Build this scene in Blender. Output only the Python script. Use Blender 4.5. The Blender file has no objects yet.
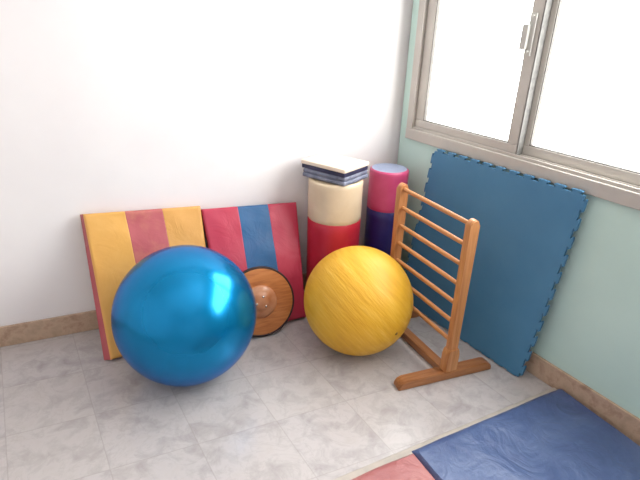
import bpy, bmesh, math, random
from mathutils import Vector, Matrix, noise
from math import radians as R, sin, cos, pi

C = bpy.context.scene.collection

# ---------------------------------------------------------------- camera
CAM_H = 1.55
cd = bpy.data.cameras.new('camera')
cam = bpy.data.objects.new('camera', cd)
C.objects.link(cam)
pitch, roll, yaw, FPX = R(24.06), R(2.08), R(32.5), 497.0
fw = Vector((sin(yaw) * cos(pitch), cos(yaw) * cos(pitch), -sin(pitch)))
rt = Vector((cos(yaw), -sin(yaw), 0))
up = rt.cross(fw)
r2 = rt * cos(roll) + up * sin(roll)
u2 = -rt * sin(roll) + up * cos(roll)
M = Matrix((r2, u2, -fw)).transposed().to_4x4()
M.translation = Vector((0, 0, CAM_H))
cam.matrix_world = M
cd.sensor_width = 36
cd.lens = 36 * FPX / 640
cd.clip_start = 0.02
bpy.context.scene.camera = cam

# ---------------------------------------------------------------- world, light, exposure
w = bpy.data.worlds.new('sky')
bpy.context.scene.world = w
w.use_nodes = True
bg = w.node_tree.nodes['Background']
bg.inputs[0].default_value = (1.0, 0.985, 0.98, 1)
bg.inputs[1].default_value = 13.0

vs = bpy.context.scene.view_settings
vs.view_transform = 'Standard'
vs.look = 'None'
vs.gamma = 1.0
vs.use_curve_mapping = False
vs.exposure = 0.0


def portal(name, loc, rot, sx, sy):
    l = bpy.data.lights.new(name, 'AREA')
    l.shape = 'RECTANGLE'
    l.size, l.size_y = sx, sy
    l.cycles.is_portal = True
    o = bpy.data.objects.new(name, l)
    o.location = loc
    o.rotation_euler = rot
    C.objects.link(o)


# daylight comes in through the window on the right
portal('window_daylight_portal', (2.10, 0.785, 1.60), (0, R(90), 0), 1.20, 2.70)


# added fill light under the ceiling, out of frame, to brighten the window wall
ll = bpy.data.lights.new('ceiling_fill_light', 'AREA')
ll.shape = 'RECTANGLE'
ll.size, ll.size_y = 3.0, 3.0
ll.energy = 11
ll.color = (1.0, 0.98, 0.95)
lo_ = bpy.data.objects.new('ceiling_fill_light', ll)
lo_.location = (0.0, -0.3, 2.68)
C.objects.link(lo_)


# ---------------------------------------------------------------- materials
def srgb(r, g, b):
    f = lambda c: (c / 255 / 12.92) if c / 255 <= 0.04045 else ((c / 255 + 0.055) / 1.055) ** 2.4
    return (f(r), f(g), f(b), 1)


class Mat:
    def __init__(s, name, col=(0.8, 0.8, 0.8, 1), rough=0.5, metal=0.0, **kw):
        s.m = bpy.data.materials.new(name)
        s.m.use_nodes = True
        s.t = s.m.node_tree
        s.p = s.t.nodes['Principled BSDF']
        s.p.inputs['Base Color'].default_value = col
        s.p.inputs['Roughness'].default_value = rough
        s.p.inputs['Metallic'].default_value = metal
        for k, v in kw.items():
            s.p.inputs[k.replace('_', ' ')].default_value = v
        s.tc = s.t.nodes.new('ShaderNodeTexCoord')

    def n(s, typ, **kw):
        nd = s.t.nodes.new(typ)
        for k, v in kw.items():
            setattr(nd, k, v)
        return nd

    def l(s, a, b):
        s.t.links.new(a, b)

    def mapping(s, scale=(1, 1, 1), rot=(0, 0, 0), loc=(0, 0, 0)):
        mp = s.n('ShaderNodeMapping')
        mp.inputs['Scale'].default_value = scale
        mp.inputs['Rotation'].default_value = rot
        mp.inputs['Location'].default_value = loc
        s.l(s.tc.outputs['Object'], mp.inputs[0])
        return mp.outputs[0]

    def noise(s, scale, detail=4, vec=None, rough=0.5, dist=0.0):
        nd = s.n('ShaderNodeTexNoise')
        nd.inputs['Scale'].default_value = scale
        nd.inputs['Detail'].default_value = detail
        nd.inputs['Roughness'].default_value = rough
        nd.inputs['Distortion'].default_value = dist
        s.l(vec if vec is not None else s.tc.outputs['Object'], nd.inputs['Vector'])
        return nd.outputs['Fac']

    def ramp(s, fac, stops, interp='LINEAR'):
        r = s.n('ShaderNodeValToRGB')
        r.color_ramp.interpolation = interp
        e = r.color_ramp.elements
        e[0].position, e[0].color = stops[0]
        e[1].position, e[1].color = stops[-1]
        for p_, c_ in stops[1:-1]:
            q = e.new(p_)
            q.color = c_
        s.l(fac, r.inputs[0])
        return r.outputs[0]

    def mix(s, fac, a, b, mode='MIX'):
        m = s.n('ShaderNodeMix', data_type='RGBA', blend_type=mode)
        for sock, v in ((m.inputs[0], fac), (m.inputs[6], a), (m.inputs[7], b)):
            if isinstance(v, (int, float, tuple)):
                sock.default_value = v
            else:
                s.l(v, sock)
        return m.outputs[2]

    def math(s, op, a, b=None, c=None):
        m = s.n('ShaderNodeMath', operation=op)
        for i, v in enumerate((a, b, c)):
            if v is None:
                continue
            if isinstance(v, (int, float)):
                m.inputs[i].default_value = v
            else:
                s.l(v, m.inputs[i])
        return m.outputs[0]

    def color(s, sock):
        s.l(sock, s.p.inputs['Base Color'])

    def bump(s, h, strength=0.3, dist=0.01):
        b = s.n('ShaderNodeBump')
        b.inputs['Strength'].default_value = strength
        b.inputs['Distance'].default_value = dist
        s.l(h, b.inputs['Height'])
        s.l(b.outputs[0], s.p.inputs['Normal'])


def mottled(name, c1, c2, scale=6, rough=0.5, bump=0.0, bscale=60, metal=0.0, **kw):
    m = Mat(name, c1, rough, metal, **kw)
    m.color(m.ramp(m.noise(scale, 5), [(0.35, c1), (0.68, c2)]))
    if bump:
        m.bump(m.noise(bscale, 4), bump, 0.004)
    return m.m


M_white = mottled('white_wall_paint', srgb(240, 236, 236), srgb(234, 229, 230), 2, 0.75, 0.05, 90)
M_ceil = mottled('ceiling_paint', srgb(243, 242, 240), srgb(238, 237, 235), 2, 0.8)
M_mint = mottled('mint_wall_paint', srgb(194, 220, 212), srgb(188, 214, 206), 3, 0.5, 0.06, 90)

# floor: 32 cm marbled ceramic tiles; the rows run a few degrees off the window wall
SH = 0.1385
fm = Mat('marbled_ceramic_tiles', rough=0.22)
sx = fm.n('ShaderNodeSeparateXYZ')
fm.l(fm.tc.outputs['Object'], sx.inputs[0])
T = 0.3215
tx = fm.math('DIVIDE', fm.math('SUBTRACT', sx.outputs[0], 0.082), T)
ty = fm.math('DIVIDE', fm.math('SUBTRACT', fm.math('ADD', sx.outputs[1], fm.math('MULTIPLY', sx.outputs[0], SH)), 1.205), T)


def edge(v):
    f = fm.math('FRACT', v)
    return fm.math('MINIMUM', f, fm.math('SUBTRACT', 1.0, f))


gx = edge(tx)
gy = edge(ty)
g = fm.math('MINIMUM', gx, gy)
groutf = fm.math('LESS_THAN', g, 0.0065)
cell = fm.n('ShaderNodeCombineXYZ')
fm.l(fm.math('FLOOR', tx), cell.inputs[0])
fm.l(fm.math('FLOOR', ty), cell.inputs[1])
wn = fm.n('ShaderNodeTexWhiteNoise')
fm.l(cell.outputs[0], wn.inputs['Vector'])
off = fm.n('ShaderNodeVectorMath', operation='MULTIPLY_ADD')
fm.l(wn.outputs['Color'], off.inputs[0])
off.inputs[1].default_value = (9, 9, 9)
fm.l(fm.tc.outputs['Object'], off.inputs[2])
n1 = fm.noise(11, 7, off.outputs[0], 0.62, 0.5)
base = fm.ramp(n1, [(0.30, srgb(164, 156, 157)), (0.44, srgb(178, 171, 171)), (0.54, srgb(189, 182, 182)), (0.75, srgb(183, 175, 173))])
n2 = fm.noise(4.5, 8, off.outputs[0], 0.6, 2.6)
vein = fm.ramp(fm.math('ABSOLUTE', fm.math('SUBTRACT', n2, 0.5)), [(0.0, (1, 1, 1, 1)), (0.022, (0, 0, 0, 1))])
base = fm.mix(fm.math('MULTIPLY', vein, 0.22), base, srgb(150, 144, 142))
base = fm.mix(fm.math('MULTIPLY', wn.outputs['Value'], 0.22), base, srgb(192, 184, 176))
fm.color(fm.mix(fm.math('MULTIPLY', groutf, 0.32), base, srgb(150, 142, 136)))
fm.bump(fm.math('ADD', fm.math('MULTIPLY', fm.math('MINIMUM', g, 0.012), 60), fm.math('MULTIPLY', fm.noise(40, 3), 0.1)), 0.12, 0.002)
M_floor = fm.m

bm_ = Mat('beige_stone_baseboard', rough=0.45)
c = bm_.ramp(bm_.noise(16, 6, None, 0.6, 0.3), [(0.3, srgb(156, 126, 106)), (0.5, srgb(190, 162, 140)), (0.7, srgb(168, 146, 124))])
bm_.color(c)
bm_.bump(bm_.noise(50, 4), 0.25, 0.004)
M_base = bm_.m

M_alu = mottled('window_aluminium', srgb(190, 184, 176), srgb(181, 175, 168), 5, 0.42, 0.03, 120, 0.25)
M_alu_dark = mottled('window_gasket', srgb(95, 90, 84), srgb(80, 76, 72), 20, 0.6)
M_plastic = mottled('latch_plastic', srgb(186, 184, 178), srgb(176, 174, 168), 30, 0.35)

gm = Mat('window_glass')
gm.t.nodes.remove(gm.p)
tr = gm.n('ShaderNodeBsdfTransparent')
tr.inputs[0].default_value = (0.97, 0.985, 0.98, 1)
gl = gm.n('ShaderNodeBsdfGlossy')
gl.inputs['Roughness'].default_value = 0.02
mx = gm.n('ShaderNodeMixShader')
mx.inputs[0].default_value = 0.05
gm.l(tr.outputs[0], mx.inputs[1])
gm.l(gl.outputs[0], mx.inputs[2])
gm.l(mx.outputs[0], gm.t.nodes['Material Output'].inputs[0])
M_glass = gm.m

# pearly blue vinyl
bb = Mat('pearl_blue_vinyl', srgb(0, 122, 178), 0.27, 0.72)
bb.p.inputs['Specular Tint'].default_value = (0.35, 0.42, 1.0, 1)
bb.color(bb.ramp(bb.noise(3, 4), [(0.3, srgb(0, 122, 176)), (0.7, srgb(2, 132, 186))]))
bb.p.inputs['Coat Weight'].default_value = 0.25
bb.p.inputs['Coat Roughness'].default_value = 0.12
bb.bump(bb.noise(120, 2), 0.03, 0.002)
M_blueball = bb.m

# yellow vinyl with fine moulded ribs and scuffs
yb = Mat('scuffed_yellow_vinyl', rough=0.5)
dp = yb.n('ShaderNodeVectorMath', operation='DOT_PRODUCT')
yb.l(yb.tc.outputs['Object'], dp.inputs[0])
dp.inputs[1].default_value = (0.74, -0.15, 0.64)
dps = yb.n('ShaderNodeCombineXYZ')
for i_, k_ in enumerate((0.74, -0.15, 0.64)):
    yb.l(yb.math('MULTIPLY', dp.outputs['Value'], k_ * 7), dps.inputs[i_])
va = yb.n('ShaderNodeVectorMath', operation='ADD')
yb.l(yb.tc.outputs['Object'], va.inputs[0])
yb.l(dps.outputs[0], va.inputs[1])
st = yb.noise(4.5, 6, va.outputs[0], 0.6, 0.3)
st2 = yb.noise(11, 3, va.outputs[0], 0.5, 0.2)
cy = yb.ramp(st, [(0.3, srgb(208, 152, 32)), (0.5, srgb(219, 165, 40)), (0.72, srgb(228, 180, 70))])
yb.color(cy)
yb.bump(yb.math('ADD', st2, yb.math('MULTIPLY', st, .6)), 0.35, 0.006)
M_yellowball = yb.m
M_plug = mottled('dark_valve_plug', srgb(112, 82, 24), srgb(96, 70, 20), 30, 0.5)


def stripes(name, cols, cuts, cside, xoff, wear=0.25, wearcol=(0.9, 0.8, 0.6, 1)):
    """vinyl cover sewn from strips of different colour; cuts are local x positions"""
    m = Mat(name, rough=0.42)
    s = m.n('ShaderNodeSeparateXYZ')
    m.l(m.tc.outputs['Object'], s.inputs[0])
    x = s.outputs[0]
    a = m.math('GREATER_THAN', x, cuts[0])
    b = m.math('GREATER_THAN', x, cuts[1])
    col = m.mix(b, m.mix(a, cols[0], cols[1]), cols[2])
    wearn = m.ramp(m.noise(5, 6, None, 0.6, 0.5), [(0.5, (0, 0, 0, 1)), (0.75, (1, 1, 1, 1))])
    col = m.mix(m.math('MULTIPLY', wearn, wear), col, wearcol)
    # sides of the cushion are plain
    side = m.math('LESS_THAN', x, xoff)
    col = m.mix(side, col, cside)
    m.color(col)
    seam = m.math('MINIMUM', m.math('ABSOLUTE', m.math('SUBTRACT', x, cuts[0])), m.math('ABSOLUTE', m.math('SUBTRACT', x, cuts[1])))
    h = m.math('ADD', m.math('MULTIPLY', m.math('MINIMUM', seam, 0.004), 60), m.math('MULTIPLY', m.noise(9, 4, None, 0.55, 1.2), 0.8))
    m.bump(h, 0.35, 0.012)
    return m.m


def wood(name, c1, c2, c3, axis, scale=30):
    m = Mat(name, rough=0.38)
    sc = [scale, scale, scale]
    sc[axis] = scale / 14
    v = m.mapping(scale=tuple(sc))
    m.color(m.ramp(m.noise(1.0, 5, v, 0.6, 1.2), [(0.3, c1), (0.5, c2), (0.72, c3)]))
    m.bump(m.noise(2.0, 3, v), 0.08, 0.003)
    return m.m


W1, W2, W3 = srgb(164, 104, 60), srgb(188, 128, 78), srgb(200, 144, 94)
M_wood = [wood('varnished_pine_' + a, W1, W2, W3, i) for i, a in enumerate(('lengthwise', 'crosswise', 'upright'))]
Wd = srgb(136, 84, 48), srgb(160, 104, 62), srgb(172, 118, 76)
M_woodfoot = wood('varnished_pine_foot', *Wd, 0)
M_woodrail = wood('varnished_pine_rail', *Wd, 1)

# ---------------------------------------------------------------- helpers


def link(name, me, mat, parent=None, smooth=False):
    o = bpy.data.objects.new(name, me)
    if mat:
        me.materials.append(mat)
    if smooth:
        me.polygons.foreach_set('use_smooth', [True] * len(me.polygons))
        me.update()
    C.objects.link(o)
    if parent:
        o.parent = parent
    return o


def from_bm(name, bm, mat, parent=None, smooth=False, loc=None):
    bmesh.ops.recalc_face_normals(bm, faces=bm.faces)
    me = bpy.data.meshes.new(name)
    bm.to_mesh(me)
    bm.free()
    o = link(name, me, mat, parent, smooth)
    if loc:
        o.location = loc
    return o


def add_box(bm, a, b, bev=0.0, seg=2, m=None):
    """box between corners a and b"""
    vs_ = [bm.verts.new((x, y, z)) for x in (a[0], b[0]) for y in (a[1], b[1]) for z in (a[2], b[2])]
    if m is not None:
        for v in vs_:
            v.co = m @ v.co
    idx = [(0, 1, 3, 2), (4, 6, 7, 5), (0, 4, 5, 1), (2, 3, 7, 6), (0, 2, 6, 4), (1, 5, 7, 3)]
    fs = [bm.faces.new([vs_[i] for i in f]) for f in idx]
    if bev:
        es = list({e for f in fs for e in f.edges})
        bmesh.ops.bevel(bm, geom=es, offset=bev, segments=seg, affect='EDGES', profile=0.5)


def add_lathe(bm, prof, n=64, m=Matrix()):
    """prof: list of (r, z); closed at the axis where r == 0"""
    rings = []
    for r, z in prof:
        if r < 1e-6:
            rings.append([bm.verts.new(m @ Vector((0, 0, z)))])
        else:
            rings.append([bm.verts.new(m @ Vector((r * cos(2 * pi * i / n), r * sin(2 * pi * i / n), z))) for i in range(n)])
    for A, B in zip(rings, rings[1:]):
        for i in range(n):
            j = (i + 1) % n
            if len(A) == 1 and len(B) > 1:
                bm.faces.new((A[0], B[i], B[j]))
            elif len(B) == 1 and len(A) > 1:
                bm.faces.new((A[i], B[0], A[j]))
            elif len(A) > 1:
                bm.faces.new((A[i], B[i], B[j], A[j]))


def add_prism(bm, pts, f0, f1):
    """outline pts (2D) mapped by f0 and f1 to the two faces"""
    a = [bm.verts.new(f0(p)) for p in pts]
    b = [bm.verts.new(f1(p)) for p in pts]
    bm.faces.new(a)
    bm.faces.new(list(reversed(b)))
    n = len(pts)
    for i in range(n):
        bm.faces.new((a[i], b[i], b[(i + 1) % n], a[(i + 1) % n]))


def shade_auto(o, ang=35):
    me = o.data
    me.polygons.foreach_set('use_smooth', [True] * len(me.polygons))
    me.set_sharp_from_angle(angle=R(ang))


def tag(o, label, cat, group=None):
    o['label'] = label
    o['category'] = cat
    if group:
        o['group'] = group
    return o


def thing(name, label, cat, loc=(0, 0, 0), rotz=0, group=None):
    o = bpy.data.objects.new(name, None)
    o.empty_display_size = 0.1
    C.objects.link(o)
    o.location = loc
    o.rotation_euler = (0, 0, rotz)
    return tag(o, label, cat, group)


def struct(o):
    o['kind'] = 'structure'
    return o


# ---------------------------------------------------------------- room
XR = 1.956                      # window wall
CX, CY = 1.956, 2.255           # corner
XL, YR = -1.75, -2.30           # left wall, rear wall
HC = 2.70
WA = -math.atan(SH)             # direction of the back wall


def yb_at(x):
    return CY + (CX - x) * SH


bm = bmesh.new()
add_prism(bm, [(XL - .15, YR - .15), (XR + .15, YR - .15), (XR + .15, CY + .13), (XL - .15, yb_at(XL) + .15)],
          lambda p: Vector((p[0], p[1], 0)), lambda p: Vector((p[0], p[1], -0.1)))
struct(from_bm('floor', bm, M_floor))
bm = bmesh.new()
add_prism(bm, [(XL - .15, YR - .15), (XR + .15, YR - .15), (XR + .15, CY + .13), (XL - .15, yb_at(XL) + .15)],
          lambda p: Vector((p[0], p[1], HC)), lambda p: Vector((p[0], p[1], HC + .1)))
struct(from_bm('ceiling', bm, M_ceil))

bm = bmesh.new()
add_prism(bm, [(XL - .15, yb_at(XL - .15)), (XR + .15, yb_at(XR + .15)), (XR + .15, yb_at(XR) + .15), (XL - .15, yb_at(XL) + .15)],
          lambda p: Vector((p[0], p[1], 0)), lambda p: Vector((p[0], p[1], HC)))
struct(from_bm('wall_back', bm, M_white))

bm = bmesh.new()
add_box(bm, (XL - .15, YR - .15, 0), (XL, yb_at(XL), HC))
struct(from_bm('wall_left', bm, M_white))

# window wall, opening y -0.60..2.17, z 0.935..2.20
WY0, WY1, WZ0, WZ1 = -0.60, 2.170, 0.935, 2.20
bm = bmesh.new()
add_box(bm, (XR, YR - .15, 0), (XR + .15, WY0, HC))
add_box(bm, (XR, WY1, 0), (XR + .15, yb_at(XR + .15), HC))
add_box(bm, (XR, WY0, 0), (XR + .15, WY1, WZ0))
add_box(bm, (XR, WY0, WZ1), (XR + .15, WY1, HC))
struct(from_bm('wall_right', bm, M_mint))

# rear wall (behind the camera)
bm = bmesh.new()
add_box(bm, (XL - .15, YR - .15, 0), (XR, YR, HC))
struct(from_bm('wall_rear', bm, M_white))

# baseboards
BH, BT = 0.112, 0.014
mw = Matrix.Translation((CX, CY, 0)) @ Matrix.Rotation(WA, 4, 'Z')
bm = bmesh.new()
L = (CX - XL) / cos(WA)
x = -L - .02
add_box(bm, (-L + 0.005, -BT, 0.0), (0.0, 0.0, BH), 0.004, 2, mw)
struct(from_bm('baseboard_back', bm, M_base))
bm = bmesh.new()
add_box(bm, (XR - BT, YR, 0), (XR, CY - BT - .001, BH), 0.004)
struct(from_bm('baseboard_right', bm, M_base))
bm = bmesh.new()
add_box(bm, (XL, YR, 0), (XL + BT, yb_at(XL) - BT - .003, BH), 0.004)
struct(from_bm('baseboard_left', bm, M_base))

# sliding window
win = bpy.data.objects.new('window_1', None)
C.objects.link(win)
win.location = (XR, WY1, WZ0)
struct(win)


def wbox(name, boxes, mat, parent, bev=0.003):
    bm = bmesh.new()
    for a, b in boxes:
        a = (a[0] - XR, a[1] - WY1, a[2] - WZ0)
        b = (b[0] - XR, b[1] - WY1, b[2] - WZ0)
        add_box(bm, a, b, bev)
    return from_bm(name, bm, mat, parent)


FI = XR - 0.018    # inner face of frame
FO = XR + 0.10
wbox('frame', [((FI, WY0, WZ0), (FO, WY1, WZ0 + .060)),
               ((FI, WY0, WZ1 - .06), (FO, WY1, WZ1)),
               ((FI + .002, WY1 - .045, WZ0 + .0602), (FO, WY1, WZ1 - .0602)),
               ((FI + .002, WY0, WZ0 + .0602), (FO, WY0 + .045, WZ1 - .0602)),
               ((FI + .012, WY0 + .046, WZ0 + .055), (FI + .018, WY1 - .046, WZ0 + .075)),
               ((FI + .052, WY0 + .046, WZ0 + .055), (FI + .058, WY1 - .046, WZ0 + .072)),
               ((FO - .006, WY0 + .046, WZ0 + .055), (FO - .001, WY1 - .046, WZ0 + .095))], M_alu, win)


def sash(y0, y1, x0, wl, wr):
    """sliding sash; y1 is the end near the back wall"""
    x1 = x0 + .028
    z0, z1 = WZ0 + .062, WZ1 - .055
    s = wbox('sash', [((x0, y0, z0), (x1, y1, z0 + .052)), ((x0, y0, z1 - .05), (x1, y1, z1)),
                      ((x0 + .001, y1 - wl, z0 + .0522), (x1 - .001, y1, z1 - .0502)), ((x0 + .001, y0, z0 + .0522), (x1 - .001, y0 + wr, z1 - .0502))], M_alu, win)
    g_ = wbox('pane', [((x0 + .012, y0 + wr - .004, z0 + .048), (x0 + .016, y1 - wl + .004, z1 - .046))], M_glass, s, 0)
    wbox('gasket', [((x0 + .004, y0 + wr, z0 + .052), (x1 - .004, y1 - wl, z0 + .056)),
                    ((x0 + .004, y1 - wl - .004, z0 + .05), (x1 - .004, y1 - wl, z1 - .05)),
                    ((x0 + .004, y0 + wr, z0 + .05), (x1 - .004, y0 + wr + .004, z1 - .05))], M_alu_dark, s, 0)
    return s


s1 = sash(1.435, 2.124, XR + .004, .062, .052)
s2 = sash(WY0 + .05, 1.462, XR + .046, .060, .05)
# added grey strip: shade painted down the edge of the meeting stile
M_stile_shade = mottled('stile_shade_strip', srgb(128, 126, 122), srgb(112, 110, 108), 60, 0.8)
wbox('stile_shade_strip', [((XR + .007, 1.428, WZ0 + .066), (XR + .046, 1.4345, WZ1 - .06))], M_stile_shade, s1, 0)['label'] = 'dark grey painted shade strip'
# latch on the meeting stile
bm = bmesh.new()
lo = Vector((XR, WY1, WZ0))
for a, b in (((XR - .006, 1.452, 1.43), (XR + .005, 1.484, 1.60)), ((XR - .024, 1.470, 1.455), (XR - .0062, 1.500, 1.555))):
    add_box(bm, Vector(a) - lo, Vector(b) - lo, .003)
for z in (1.448, 1.588):
    add_lathe(bm, [(0, .012), (.004, .012), (.005, .008), (.005, 0)], 12,
              Matrix.Translation(Vector((XR - .003, 1.464, z)) - lo) @ Matrix.Rotation(R(-90), 4, 'Y'))
o = from_bm('latch', bm, M_plastic, s1)
o['label'] = 'pale plastic latch'

# ---------------------------------------------------------------- gym balls


def sphere_profile(r, n=48, squash=0.0, flat=0.010):
    pr = []
    for i in range(n + 1):
        a = -pi / 2 + pi * i / n
        z = r * sin(a)
        if z < -r + flat:
            z = -r + flat
        pr.append((r * cos(a) if 0 < i < n else 0, z + r - flat))
    return pr


def ball(name, r, c, mat, label, flat):
    bm = bmesh.new()
    add_lathe(bm, sphere_profile(r, 56, flat=flat), 96)
    o = from_bm(name, bm, mat, None, True, (c[0], c[1], 0))
    return tag(o, label, 'exercise ball')


ball('exercise_ball', 0.3135, (0.524, 1.922), M_blueball,
     'large shiny metallic blue exercise ball in front of the yellow cushion', 0.004)
yb_o = ball('exercise_ball', 0.2720, (1.325, 1.705), M_yellowball,
            'scuffed matte yellow exercise ball beside the wooden ladder stand', 0.003)
# plug of the yellow ball, facing the camera low on its right side
d = Vector((0.13, -1.02, -0.20)).normalized()
bm = bmesh.new()
add_lathe(bm, [(0, .0035), (.005, .0035), (.0075, .002), (.0085, -.004)], 20)
p = from_bm('valve_plug', bm, M_plug, yb_o, True)
p['label'] = 'small dark valve plug'
p.location = Vector((0, 0, .269)) + d * 0.2715
p.rotation_euler = d.to_track_quat('Z', 'Y').to_euler()

# ---------------------------------------------------------------- cushions leaning on the back wall


def lerp(a, b, t):
    return a + (b - a) * t


def cushion(name, label, xl, xr, y_l, y_r, top_l, top_r, ztl, ztr, th, mat, mside, seed, puff=0.006, wr=0.004, flare=0.0):
    """upholstered foam slab: four corners of its back face (floor line -> top line), thickness th"""
    BL, BR_ = Vector((xl, y_l, 0)), Vector((xr, y_r, 0))
    TL, TR = Vector((top_l[0], top_l[1], ztl)), Vector((top_r[0], top_r[1], ztr))
    org = (BL + BR_) / 2
    ex = (BR_ - BL).normalized()
    nrm = ex.cross(((TL + TR) / 2 - org).normalized()).normalized()   # towards the room
    ez = nrm.cross(ex) * -1
    ez = ((TL + TR) / 2 - org)
    ez = (ez - ex * ez.dot(ex)).normalized()
    if nrm.y > 0:
        nrm = -nrm
    rot = Matrix((ex, -nrm, ez)).transposed().to_4x4()
    mat4 = Matrix.Translation(org) @ rot
    inv = mat4.inverted()
    cl = [inv @ v for v in (BL, BR_, TL, TR)]
    nu, nv = 44, 56
    bm = bmesh.new()
    grid = {}
    for side in (0, 1):
        for j in range(nv + 1):
            for i in range(nu + 1):
                u, v = i / nu, j / nv
                # finer spacing towards the rims so they round off
                uu = 0.5 - 0.5 * cos(pi * u)
                vv = 0.5 - 0.5 * cos(pi * v)
                uu = lerp(u, uu, .75)
                vv = lerp(v, vv, .75)
                q = (cl[0] * (1 - uu) + cl[1] * uu) * (1 - vv) + (cl[2] * (1 - uu) + cl[3] * uu) * vv
                du = min(uu, 1 - uu) * 0.55
                dv = min(vv, 1 - vv) * 0.70
                e = min(du, dv)
                rr = 0.012
                roundf = 0.0 if e > rr else rr * (1 - math.sqrt(max(0, 1 - (1 - e / rr) ** 2)))
                nz = noise.noise(Vector((uu * 5 + seed, vv * 6, side * 3))) * wr * min(1, e / .02)
                nz += puff * min(1, e / .10)
                y = 0 if side else -th
                y += roundf if side == 0 else -roundf
                if side == 0:
                    y -= nz
                fx = flare * (1 - uu) * (1 - .6 * vv) if side else 0
                grid[side, i, j] = bm.verts.new((q.x - fx, y + q.y, q.z))
    for side in (0, 1):
        for j in range(nv):
            for i in range(nu):
                f = [grid[side, i, j], grid[side, i + 1, j], grid[side, i + 1, j + 1], grid[side, i, j + 1]]
                bm.faces.new(f if side == 0 else list(reversed(f)))
    rim = [(i, 0) for i in range(nu)] + [(nu, j) for j in range(nv)] + [(i, nv) for i in range(nu, 0, -1)] + [(0, j) for j in range(nv, 0, -1)]
    k = len(rim)
    mids = {}
    for t in range(k):
        a, b = rim[t], rim[(t + 1) % k]
        f = bm.faces.new((grid[0, a[0], a[1]], grid[1, a[0], a[1]], grid[1, b[0], b[1]], grid[0, b[0], b[1]]))
        f.material_index = 1
    o = from_bm(name, bm, mat)
    o.data.materials.append(mside)
    shade_auto(o, 50)
    o.matrix_world = mat4
    # rest on the floor
    zmin = min((mat4 @ v.co).z for v in o.data.vertices)
    o.location.z -= zmin
    return tag(o, label, 'cushion')


M_cushA = stripes('yellow_red_striped_vinyl', [srgb(222, 166, 84), srgb(184, 92, 98), srgb(218, 160, 86)], (-0.073, 0.100), srgb(170, 76, 84), -0.2795,
                  0.30, srgb(236, 190, 120))
M_cushB = stripes('red_blue_striped_vinyl', [srgb(186, 52, 78), srgb(34, 92, 142), srgb(184, 50, 76)], (-0.068, 0.100), srgb(120, 30, 48), -0.2705,
                  0.10, srgb(150, 90, 110))
TA = 0.052
M_sideA = mottled('faded_red_vinyl_side', srgb(172, 78, 86), srgb(182, 90, 96), 8, 0.45)
M_sideB = mottled('dark_red_vinyl_side', srgb(120, 30, 48), srgb(132, 36, 54), 8, 0.45)
cushion('foam_cushion', 'yellow foam cushion with a faded red centre stripe, leaning on the white wall',
        0.208, 0.750, 2.206, 2.210, (0.222, 2.484), (0.768, 2.410), 0.655, 0.632, TA, M_cushA, M_sideA, 3.1, wr=0.007, flare=.026)
cushion('foam_cushion', 'red foam cushion with a blue centre stripe, leaning on the white wall',
        0.775, 1.228, 2.125, 2.075, (0.775, 2.408), (1.300, 2.334), 0.610, 0.590, TA, M_cushB, M_sideB, 8.7)

# ---------------------------------------------------------------- round wooden balance disc
dc = Mat('tan_wood_disc', rough=0.45)
dcv = dc.mapping(scale=(1, 8, 1))
dc.color(dc.ramp(dc.noise(7, 6, dcv, 0.6, 0.6), [(0.3, srgb(164, 92, 44)), (0.52, srgb(190, 116, 60)), (0.75, srgb(202, 130, 74))]))
M_disc = dc.m
M_dome = mottled('worn_dome_wood', srgb(176, 108, 68), srgb(198, 140, 104), 14, 0.30, 0.1, 40)
M_rimd = mottled('dark_rubber_rim', srgb(52, 28, 24), srgb(38, 22, 20), 20, 0.6)
M_screw = mottled('screw_steel', srgb(200, 196, 190), srgb(180, 176, 170), 40, 0.25, 0, 60, 0.8)

RD = 0.182
tilt = R(20)
dn = Vector((-0.14, -1.0, 0)).normalized()
dn = Vector((dn.x * cos(tilt), dn.y * cos(tilt), sin(tilt)))          # front normal
ctr = Vector((0.956, 2.062, 0)) 
disc = thing('balance_board', 'round brown wooden disc with raised centre and dark rim, leaning on the red cushion',
             'balance board')
q = dn.to_track_quat('Z', 'Y')
disc.rotation_euler = q.to_euler()
disc.location = ctr + Vector((0, 0.0, RD * cos(tilt) + .006))
bm = bmesh.new()
add_lathe(bm, [(0, -.012), (RD - .004, -.012), (RD - .002, -.010), (RD - .002, .006), (RD - .006, .010), (RD - .03, .011), (.115, .009), (.095, .007), (0, .006)], 96)
from_bm('board', bm, M_disc, disc, True)
shade_auto(disc.children[0], 30)
bm = bmesh.new()
add_lathe(bm, [(RD - .005, -.013), (RD + .003, -.012), (RD + .005, -.002), (RD + .003, .011), (RD - .003, .0125), (RD - .0065, .0105), (RD - .005, -.013)], 96)
from_bm('rim', bm, M_rimd, disc, True)['label'] = 'dark rubber rim'
bm = bmesh.new()
add_lathe(bm, [(.088, .006), (.086, .011), (.076, .018), (.060, .022), (.046, .024), (.042, .029), (.032, .033), (.018, .035), (0, .0355)], 72)
from_bm('dome', bm, M_dome, disc, True)['label'] = 'raised round centre'
for a in (70, 190, 310):
    bm = bmesh.new()
    add_lathe(bm, [(0, .004), (.004, .0038), (.006, .002), (.006, -.004)], 16)
    s_ = from_bm('screw', bm, M_screw, disc, True)
    s_.location = (.030 * cos(R(a)), .030 * sin(R(a)), .0325)
    s_['label'] = 'steel screw'

# ---------------------------------------------------------------- foam rolls in the corner


def vinyl(name, c1, c2, rough=0.36, scale=5):
    m = Mat(name, rough=rough)
    m.color(m.ramp(m.noise(scale, 5, None, 0.6, 0.4), [(0.35, c1), (0.7, c2)]))
    m.bump(m.noise(11, 4, None, 0.5, 1.0), 0.25, 0.008)
    return m.m


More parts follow.
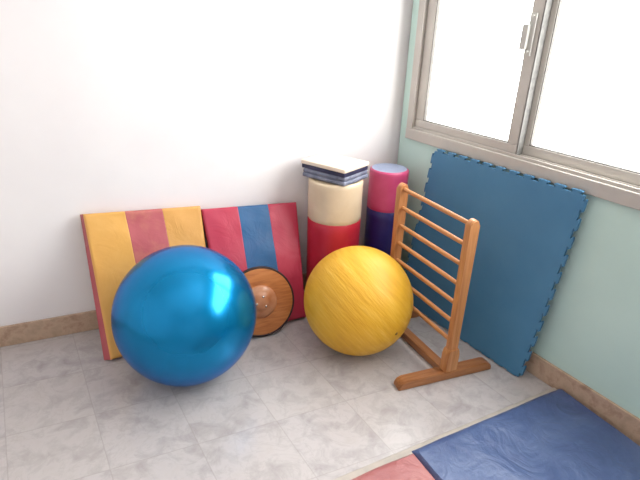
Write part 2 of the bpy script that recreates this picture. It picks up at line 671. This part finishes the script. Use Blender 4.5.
M_cream = vinyl('cream_vinyl', srgb(208, 186, 156), srgb(220, 200, 172))
M_redv = vinyl('red_vinyl', srgb(176, 32, 50), srgb(188, 42, 60))
M_pink = vinyl('pink_vinyl', srgb(186, 62, 106), srgb(198, 76, 120))
M_navy = vinyl('navy_vinyl', srgb(30, 26, 92), srgb(40, 36, 108))
M_grayblue = vinyl('grey_blue_vinyl', srgb(140, 150, 178), srgb(156, 164, 188))


def roll(name, label, c, r, zmid, ztop, mlow, mup, mtop, low_label, up_label):
    t = thing(name, label, 'foam roll', (c[0], c[1], 0))
    def lath(nm, prof, mat):
        bm = bmesh.new()
        add_lathe(bm, prof, 80)
        for v in bm.verts:
            if v.co.x ** 2 + v.co.y ** 2 > (r * .9) ** 2:
                a = math.atan2(v.co.y, v.co.x)
                k = 1 + .012 * noise.noise(Vector((cos(a) * 1.5, sin(a) * 1.5, v.co.z * 5)))
                v.co.x *= k
                v.co.y *= k
        o_ = from_bm(nm, bm, mat, t, True)
        shade_auto(o_, 50)
        return o_
    n_ = 10
    low = [(0, 0), (r - .008, 0), (r, .008)] + [(r, .008 + (zmid - .012) * i / n_) for i in range(1, n_ + 1)] + [(r - .003, zmid)]
    upp = [(r - .003, zmid)] + [(r, zmid + .004 + (ztop - zmid - .014) * i / n_) for i in range(n_ + 1)] + [(r - .004, ztop - .004), (r - .012, ztop)]
    lath('lower_cover', low, mlow)['label'] = low_label
    lath('upper_cover', upp, mup)['label'] = up_label
    cap = lath('end_cap', [(r - .012, ztop), (r - .018, ztop - .003), (r * .5, ztop - .004), (0, ztop - .004)], mtop)
    return t


roll('foam_roll', 'thick upright foam roll, cream above and red below, boards stacked on top', (1.441, 2.125), 0.147, 0.552, 0.772,
     M_redv, M_cream, M_cream, 'red vinyl lower half', 'cream vinyl upper half')
roll('foam_roll', 'slimmer upright foam roll, pink above and navy below, standing in the room corner', (1.776, 2.090), 0.110, 0.565, 0.795,
     M_navy, M_pink, M_grayblue, 'navy vinyl lower half', 'pink vinyl upper half')

# stack on the cream and red roll
M_slate = vinyl('slate_fabric', srgb(98, 102, 122), srgb(134, 138, 156), 0.6, 22)
M_board = mottled('cream_board', srgb(236, 218, 196), srgb(242, 228, 210), 8, 0.45, 0.05, 40)
M_dkblue = mottled('dark_navy_board', srgb(38, 38, 66), srgb(54, 54, 84), 12, 0.5)


def slab(name, parent, mat, w_, d_, z0, z1, bev, dx=0, dy=0, wob=0.0):
    bm = bmesh.new()
    add_box(bm, (-w_ / 2 + dx, -d_ / 2 + dy, z0), (w_ / 2 + dx, d_ / 2 + dy, z1), bev, 4)
    if wob:
        es = [e for e in bm.edges if e.calc_length() > .1]
        bmesh.ops.subdivide_edges(bm, edges=es, cuts=14, use_grid_fill=True)
        for v in bm.verts:
            k = noise.noise(v.co * 14)
            v.co.x += wob * noise.noise(v.co * 17 + Vector((3, 0, 0)))
            v.co.y += wob * noise.noise(v.co * 17 + Vector((0, 7, 0)))
    o_ = from_bm(name, bm, mat, parent)
    shade_auto(o_, 40)
    return o_


BA = R(21)
pad = thing('folded_pad', 'folded slate blue pad on the cream and red roll, under the cream board', 'pad', (1.448, 2.142, .772), BA)
slab('lower_fold', pad, M_slate, .230, .280, .000, .023, .009, wob=.004)
slab('upper_fold', pad, M_slate, .224, .274, .023, .046, .009, wob=.004)
brd = thing('cream_board', 'square cream board with dark underside, topmost on the cream and red roll', 'board', (1.444, 2.145, .8182), R(20))
slab('underside', brd, M_dkblue, .216, .280, .000, .022, .003)['label'] = 'dark navy underside'
slab('top_panel', brd, M_board, .224, .290, .022, .044, .006)

# ---------------------------------------------------------------- wooden ladder stand
LX, LY0, LY1 = 1.565, 1.280, 1.796
lad = thing('ladder_stand', 'small wooden ladder stand with seven round rungs beside the yellow ball', 'ladder stand', (LX, LY0, 0), R(-6.3))
PW, PT, PH = 0.050, 0.034, 0.812


def foot(y, half0, half1):
    bm = bmesh.new()
    hw, h = .028, .046
    out = [(-half0, 0), (half1, 0), (half1, h * .45), (half1 - .015, h * .85), (half1 - .04, h), (-half0 + .035, h), (-half0 + .012, h * .8), (-half0, h * .4)]
    add_prism(bm, out, lambda p: Vector((p[0], -hw, p[1])), lambda p: Vector((p[0], hw, p[1])))
    bmesh.ops.bevel(bm, geom=list(bm.edges), offset=.004, segments=2, affect='EDGES')
    o_ = from_bm('foot', bm, M_woodfoot, lad)
    shade_auto(o_, 40)
    o_.location = (0, y - LY0, 0)
    o_.rotation_euler = (0, 0, R(-5.0))
    return o_


foot(LY0 + .005, .272, .240)
foot(LY1 + .012, .160, .190)


def post(y, sgn):
    bm = bmesh.new()
    hw = PW / 2
    out = [(-hw, .046), (hw, .046)]
    n_ = 12
    out += [(hw * cos(pi * i / n_), PH - hw + hw * sin(pi * i / n_)) for i in range(n_ + 1)]
    add_prism(bm, out, lambda p: Vector((p[0], -PT / 2, p[1])), lambda p: Vector((p[0], PT / 2, p[1])))
    bmesh.ops.bevel(bm, geom=[e for e in bm.edges if e.calc_length() > .0 and abs(e.verts[0].co.y - e.verts[1].co.y) < 1e-5], offset=.005, segments=3, affect='EDGES')
    o_ = from_bm('post', bm, M_wood[2], lad)
    shade_auto(o_, 40)
    o_.location = (0, y - LY0, 0)
    # shaped block that carries the post on its foot
    bm = bmesh.new()
    out = [(-.036, .0455), (.036, .0455), (.036, .135), (.031, .158), (.024, .17), (-.024, .17), (-.031, .158), (-.036, .135)]
    add_prism(bm, out, lambda p: Vector((p[0], -PT / 2 - .006, p[1])), lambda p: Vector((p[0], PT / 2 + .006, p[1])))
    bmesh.ops.bevel(bm, geom=list(bm.edges), offset=.004, segments=2, affect='EDGES')
    b_ = from_bm('post_block', bm, M_wood[2], lad)
    shade_auto(b_, 40)
    b_.location = (0, y - LY0, 0)


post(LY0, -1)
post(LY1, 1)
for k in range(7):
    z = .785 - .0975 * k
    bm = bmesh.new()
    ln = LY1 - LY0
    n_ = 10
    prof = [(0, PT / 2 - .006), (.0098, PT / 2 - .006)] + [(.0098 + .0012 * sin(pi * i / n_), PT / 2 + (ln - PT) * i / n_) for i in range(n_ + 1)] + [(.0098, ln - PT / 2 + .006), (0, ln - PT / 2 + .006)]
    add_lathe(bm, prof, 24, Matrix.Rotation(R(-90), 4, 'X'))
    o_ = from_bm('rung', bm, M_wood[1], lad)
    shade_auto(o_, 40)
    o_.location = (0, 0, z)
bm = bmesh.new()
add_box(bm, (-.024, .034, .004), (.024, LY1 - LY0 - .028, .042), .004)
o_ = from_bm('bottom_rail', bm, M_woodrail, lad)

# ---------------------------------------------------------------- blue jigsaw mat leaning under the window
jm = Mat('blue_foam', rough=0.55)
jm.color(jm.ramp(jm.noise(3, 6, None, 0.6), [(0.3, srgb(62, 116, 154)), (0.7, srgb(72, 126, 162))]))
jm.bump(jm.noise(160, 2), 0.12, 0.002)
M_jig = jm.m


def edge_pts(n, depth, flip):
    """knobs along 0..1 in units of the edge, returned as (t, out)"""
    P = []
    pitch_ = 1.0 / n
    for i in range(n):
        c_ = (i + .5) * pitch_
        a, b = pitch_ * .22, pitch_ * .34
        P += [(c_ - a, 0), (c_ - a * 1.02, depth * .3), (c_ - b, depth * .62), (c_ - b * .95, depth * .9), (c_ - b * .7, depth),
              (c_ + b * .7, depth), (c_ + b * .95, depth * .9), (c_ + b, depth * .62), (c_ + a * 1.02, depth * .3), (c_ + a, 0)]
    return P


NT = 11
DP = .014
S = 0.86     # nominal side inside the knobs
pts = []
pts.append((0, 0))
pts += [(t * S, -o_ * 0.35) for t, o_ in edge_pts(NT, DP, 0)]
pts.append((S, 0))
pts += [(S + o_, t * S) for t, o_ in edge_pts(NT, DP, 0)]
pts.append((S, S))
pts += [(S - t * S, S + o_) for t, o_ in edge_pts(NT, DP, 0)]
pts.append((0, S))
pts += [(-o_, S - t * S) for t, o_ in edge_pts(NT, DP, 0)]
# corners of the sheet: bottom far, bottom near, top far, top near
QB0, QB1 = Vector((1.852, 1.965, .010)), Vector((1.868, 1.100, .010))
QT0, QT1 = Vector((1.9235, 1.892, .922)), Vector((1.9235, 1.040, .936))
pm = (QB0 + QB1) / 2
pm.z = 0


def jig(p, off):
    u, v = p[0] / S, p[1] / S
    q_ = (QB0 * (1 - u) + QB1 * u) * (1 - v) + (QT0 * (1 - u) + QT1 * u) * v
    q_ = q_ + Vector((off + .010 * sin(pi * max(0, min(1, v))), 0, 0))
    return q_ - pm


# strips across so the sheet can bow: clip outline through a dense grid of vertical cuts
bm = bmesh.new()
vs2 = [bm.verts.new((p[0], p[1], 0)) for p in pts]
bm.faces.new(vs2)
for k in range(1, 12):
    gv = bm.verts[:] + bm.edges[:] + bm.faces[:]
    bmesh.ops.bisect_plane(bm, geom=gv, plane_co=(0, S * k / 12, 0), plane_no=(0, 1, 0))
ext = bmesh.ops.extrude_face_region(bm, geom=bm.faces[:])
top = {v for v in ext['geom'] if isinstance(v, bmesh.types.BMVert)}
for v in bm.verts:
    v.co = jig((v.co.x, v.co.y), -0.014 if v in top else 0.0)
o = from_bm('foam_mat', bm, M_jig, None, False, pm)
shade_auto(o, 30)
tag(o, 'blue square jigsaw foam mat leaning on the mint wall under the window', 'mat')

# ---------------------------------------------------------------- gym mat on the floor


def vinylmat(name, c1, c2, c3):
    m = Mat(name, rough=0.38)
    m.color(m.ramp(m.noise(4, 6, None, 0.62, 0.6), [(0.3, c1), (0.5, c2), (0.72, c3)]))
    h = m.math('ADD', m.math('MULTIPLY', m.noise(7, 5, None, 0.5, 1.8), 1.0), m.math('MULTIPLY', m.noise(26, 3, None, 0.5, 0.8), 0.2))
    m.bump(h, 0.5, 0.02)
    return m.m


M_bluemat = vinylmat('blue_mat_vinyl', srgb(64, 80, 122), srgb(76, 94, 136), srgb(96, 112, 150))
M_pinkmat = vinylmat('pink_mat_vinyl', srgb(156, 90, 92), srgb(168, 104, 104), srgb(182, 122, 118))
M_edge = mottled('worn_mat_edge', srgb(184, 174, 164), srgb(168, 160, 152), 18, 0.6, 0.2, 60)

gmroot = thing('gym_mat', 'padded floor mat with blue and faded pink sections, lying along the mint wall', 'mat', (1.50, 0.592, 0), WA * 0.56)
MTH = .040


def matpanel(name, x0, x1, y0, y1, mat, seed, x0top=None):
    nu, nv = 70, 70
    bm = bmesh.new()
    G = {}
    for j in range(nv + 1):
        for i in range(nu + 1):
            u, v = i / nu, j / nv
            x_, y_ = lerp(x0, x1, u), lerp(y0, y1, v)
            e = min(x_ - x0, x1 - x_, y_ - y0, y1 - y_)
            rr = .018
            z_ = MTH - (0 if e > rr else rr * (1 - math.sqrt(max(0, 1 - (1 - e / rr) ** 2))))
            k = min(1, e / .03)
            z_ += k * (.004 * noise.noise(Vector((x_ * 5, y_ * 5, seed))) + .003 * noise.noise(Vector((x_ * 14 + y_ * 6, y_ * 9, seed + 5))))
            wob = .004 * noise.noise(Vector((x_ * 6, seed, 0)))
            G[i, j] = bm.verts.new((x_, y_ + wob * (1 if v > .97 else 0), z_))
    for j in range(nv):
        for i in range(nu):
            bm.faces.new((G[i, j], G[i + 1, j], G[i + 1, j + 1], G[i, j + 1]))
    rim = [(i, 0) for i in range(nu)] + [(nu, j) for j in range(nv)] + [(i, nv) for i in range(nu, 0, -1)] + [(0, j) for j in range(nv, 0, -1)]
    low = [bm.verts.new((G[r_].co.x, G[r_].co.y, .0)) for r_ in rim]
    for t in range(len(rim)):
        a, b = rim[t], rim[(t + 1) % len(rim)]
        bm.faces.new((G[a], low[t], low[(t + 1) % len(rim)], G[b]))
    bm.faces.new(low)
    o_ = from_bm(name, bm, mat, gmroot)
    shade_auto(o_, 45)
    return o_


matpanel('blue_section', -.432, .410, -.90, .382, M_bluemat, 2.0)['label'] = 'blue vinyl section'
matpanel('pink_section', -1.20, -.434, -.90, .372, M_pinkmat, 6.0)['label'] = 'faded pink vinyl section'
bm = bmesh.new()
add_box(bm, (-1.19, .370, .002), (.402, .402, .020), .004)
from_bm('edge_strip', bm, M_edge, gmroot)['label'] = 'worn greyish edge strip'
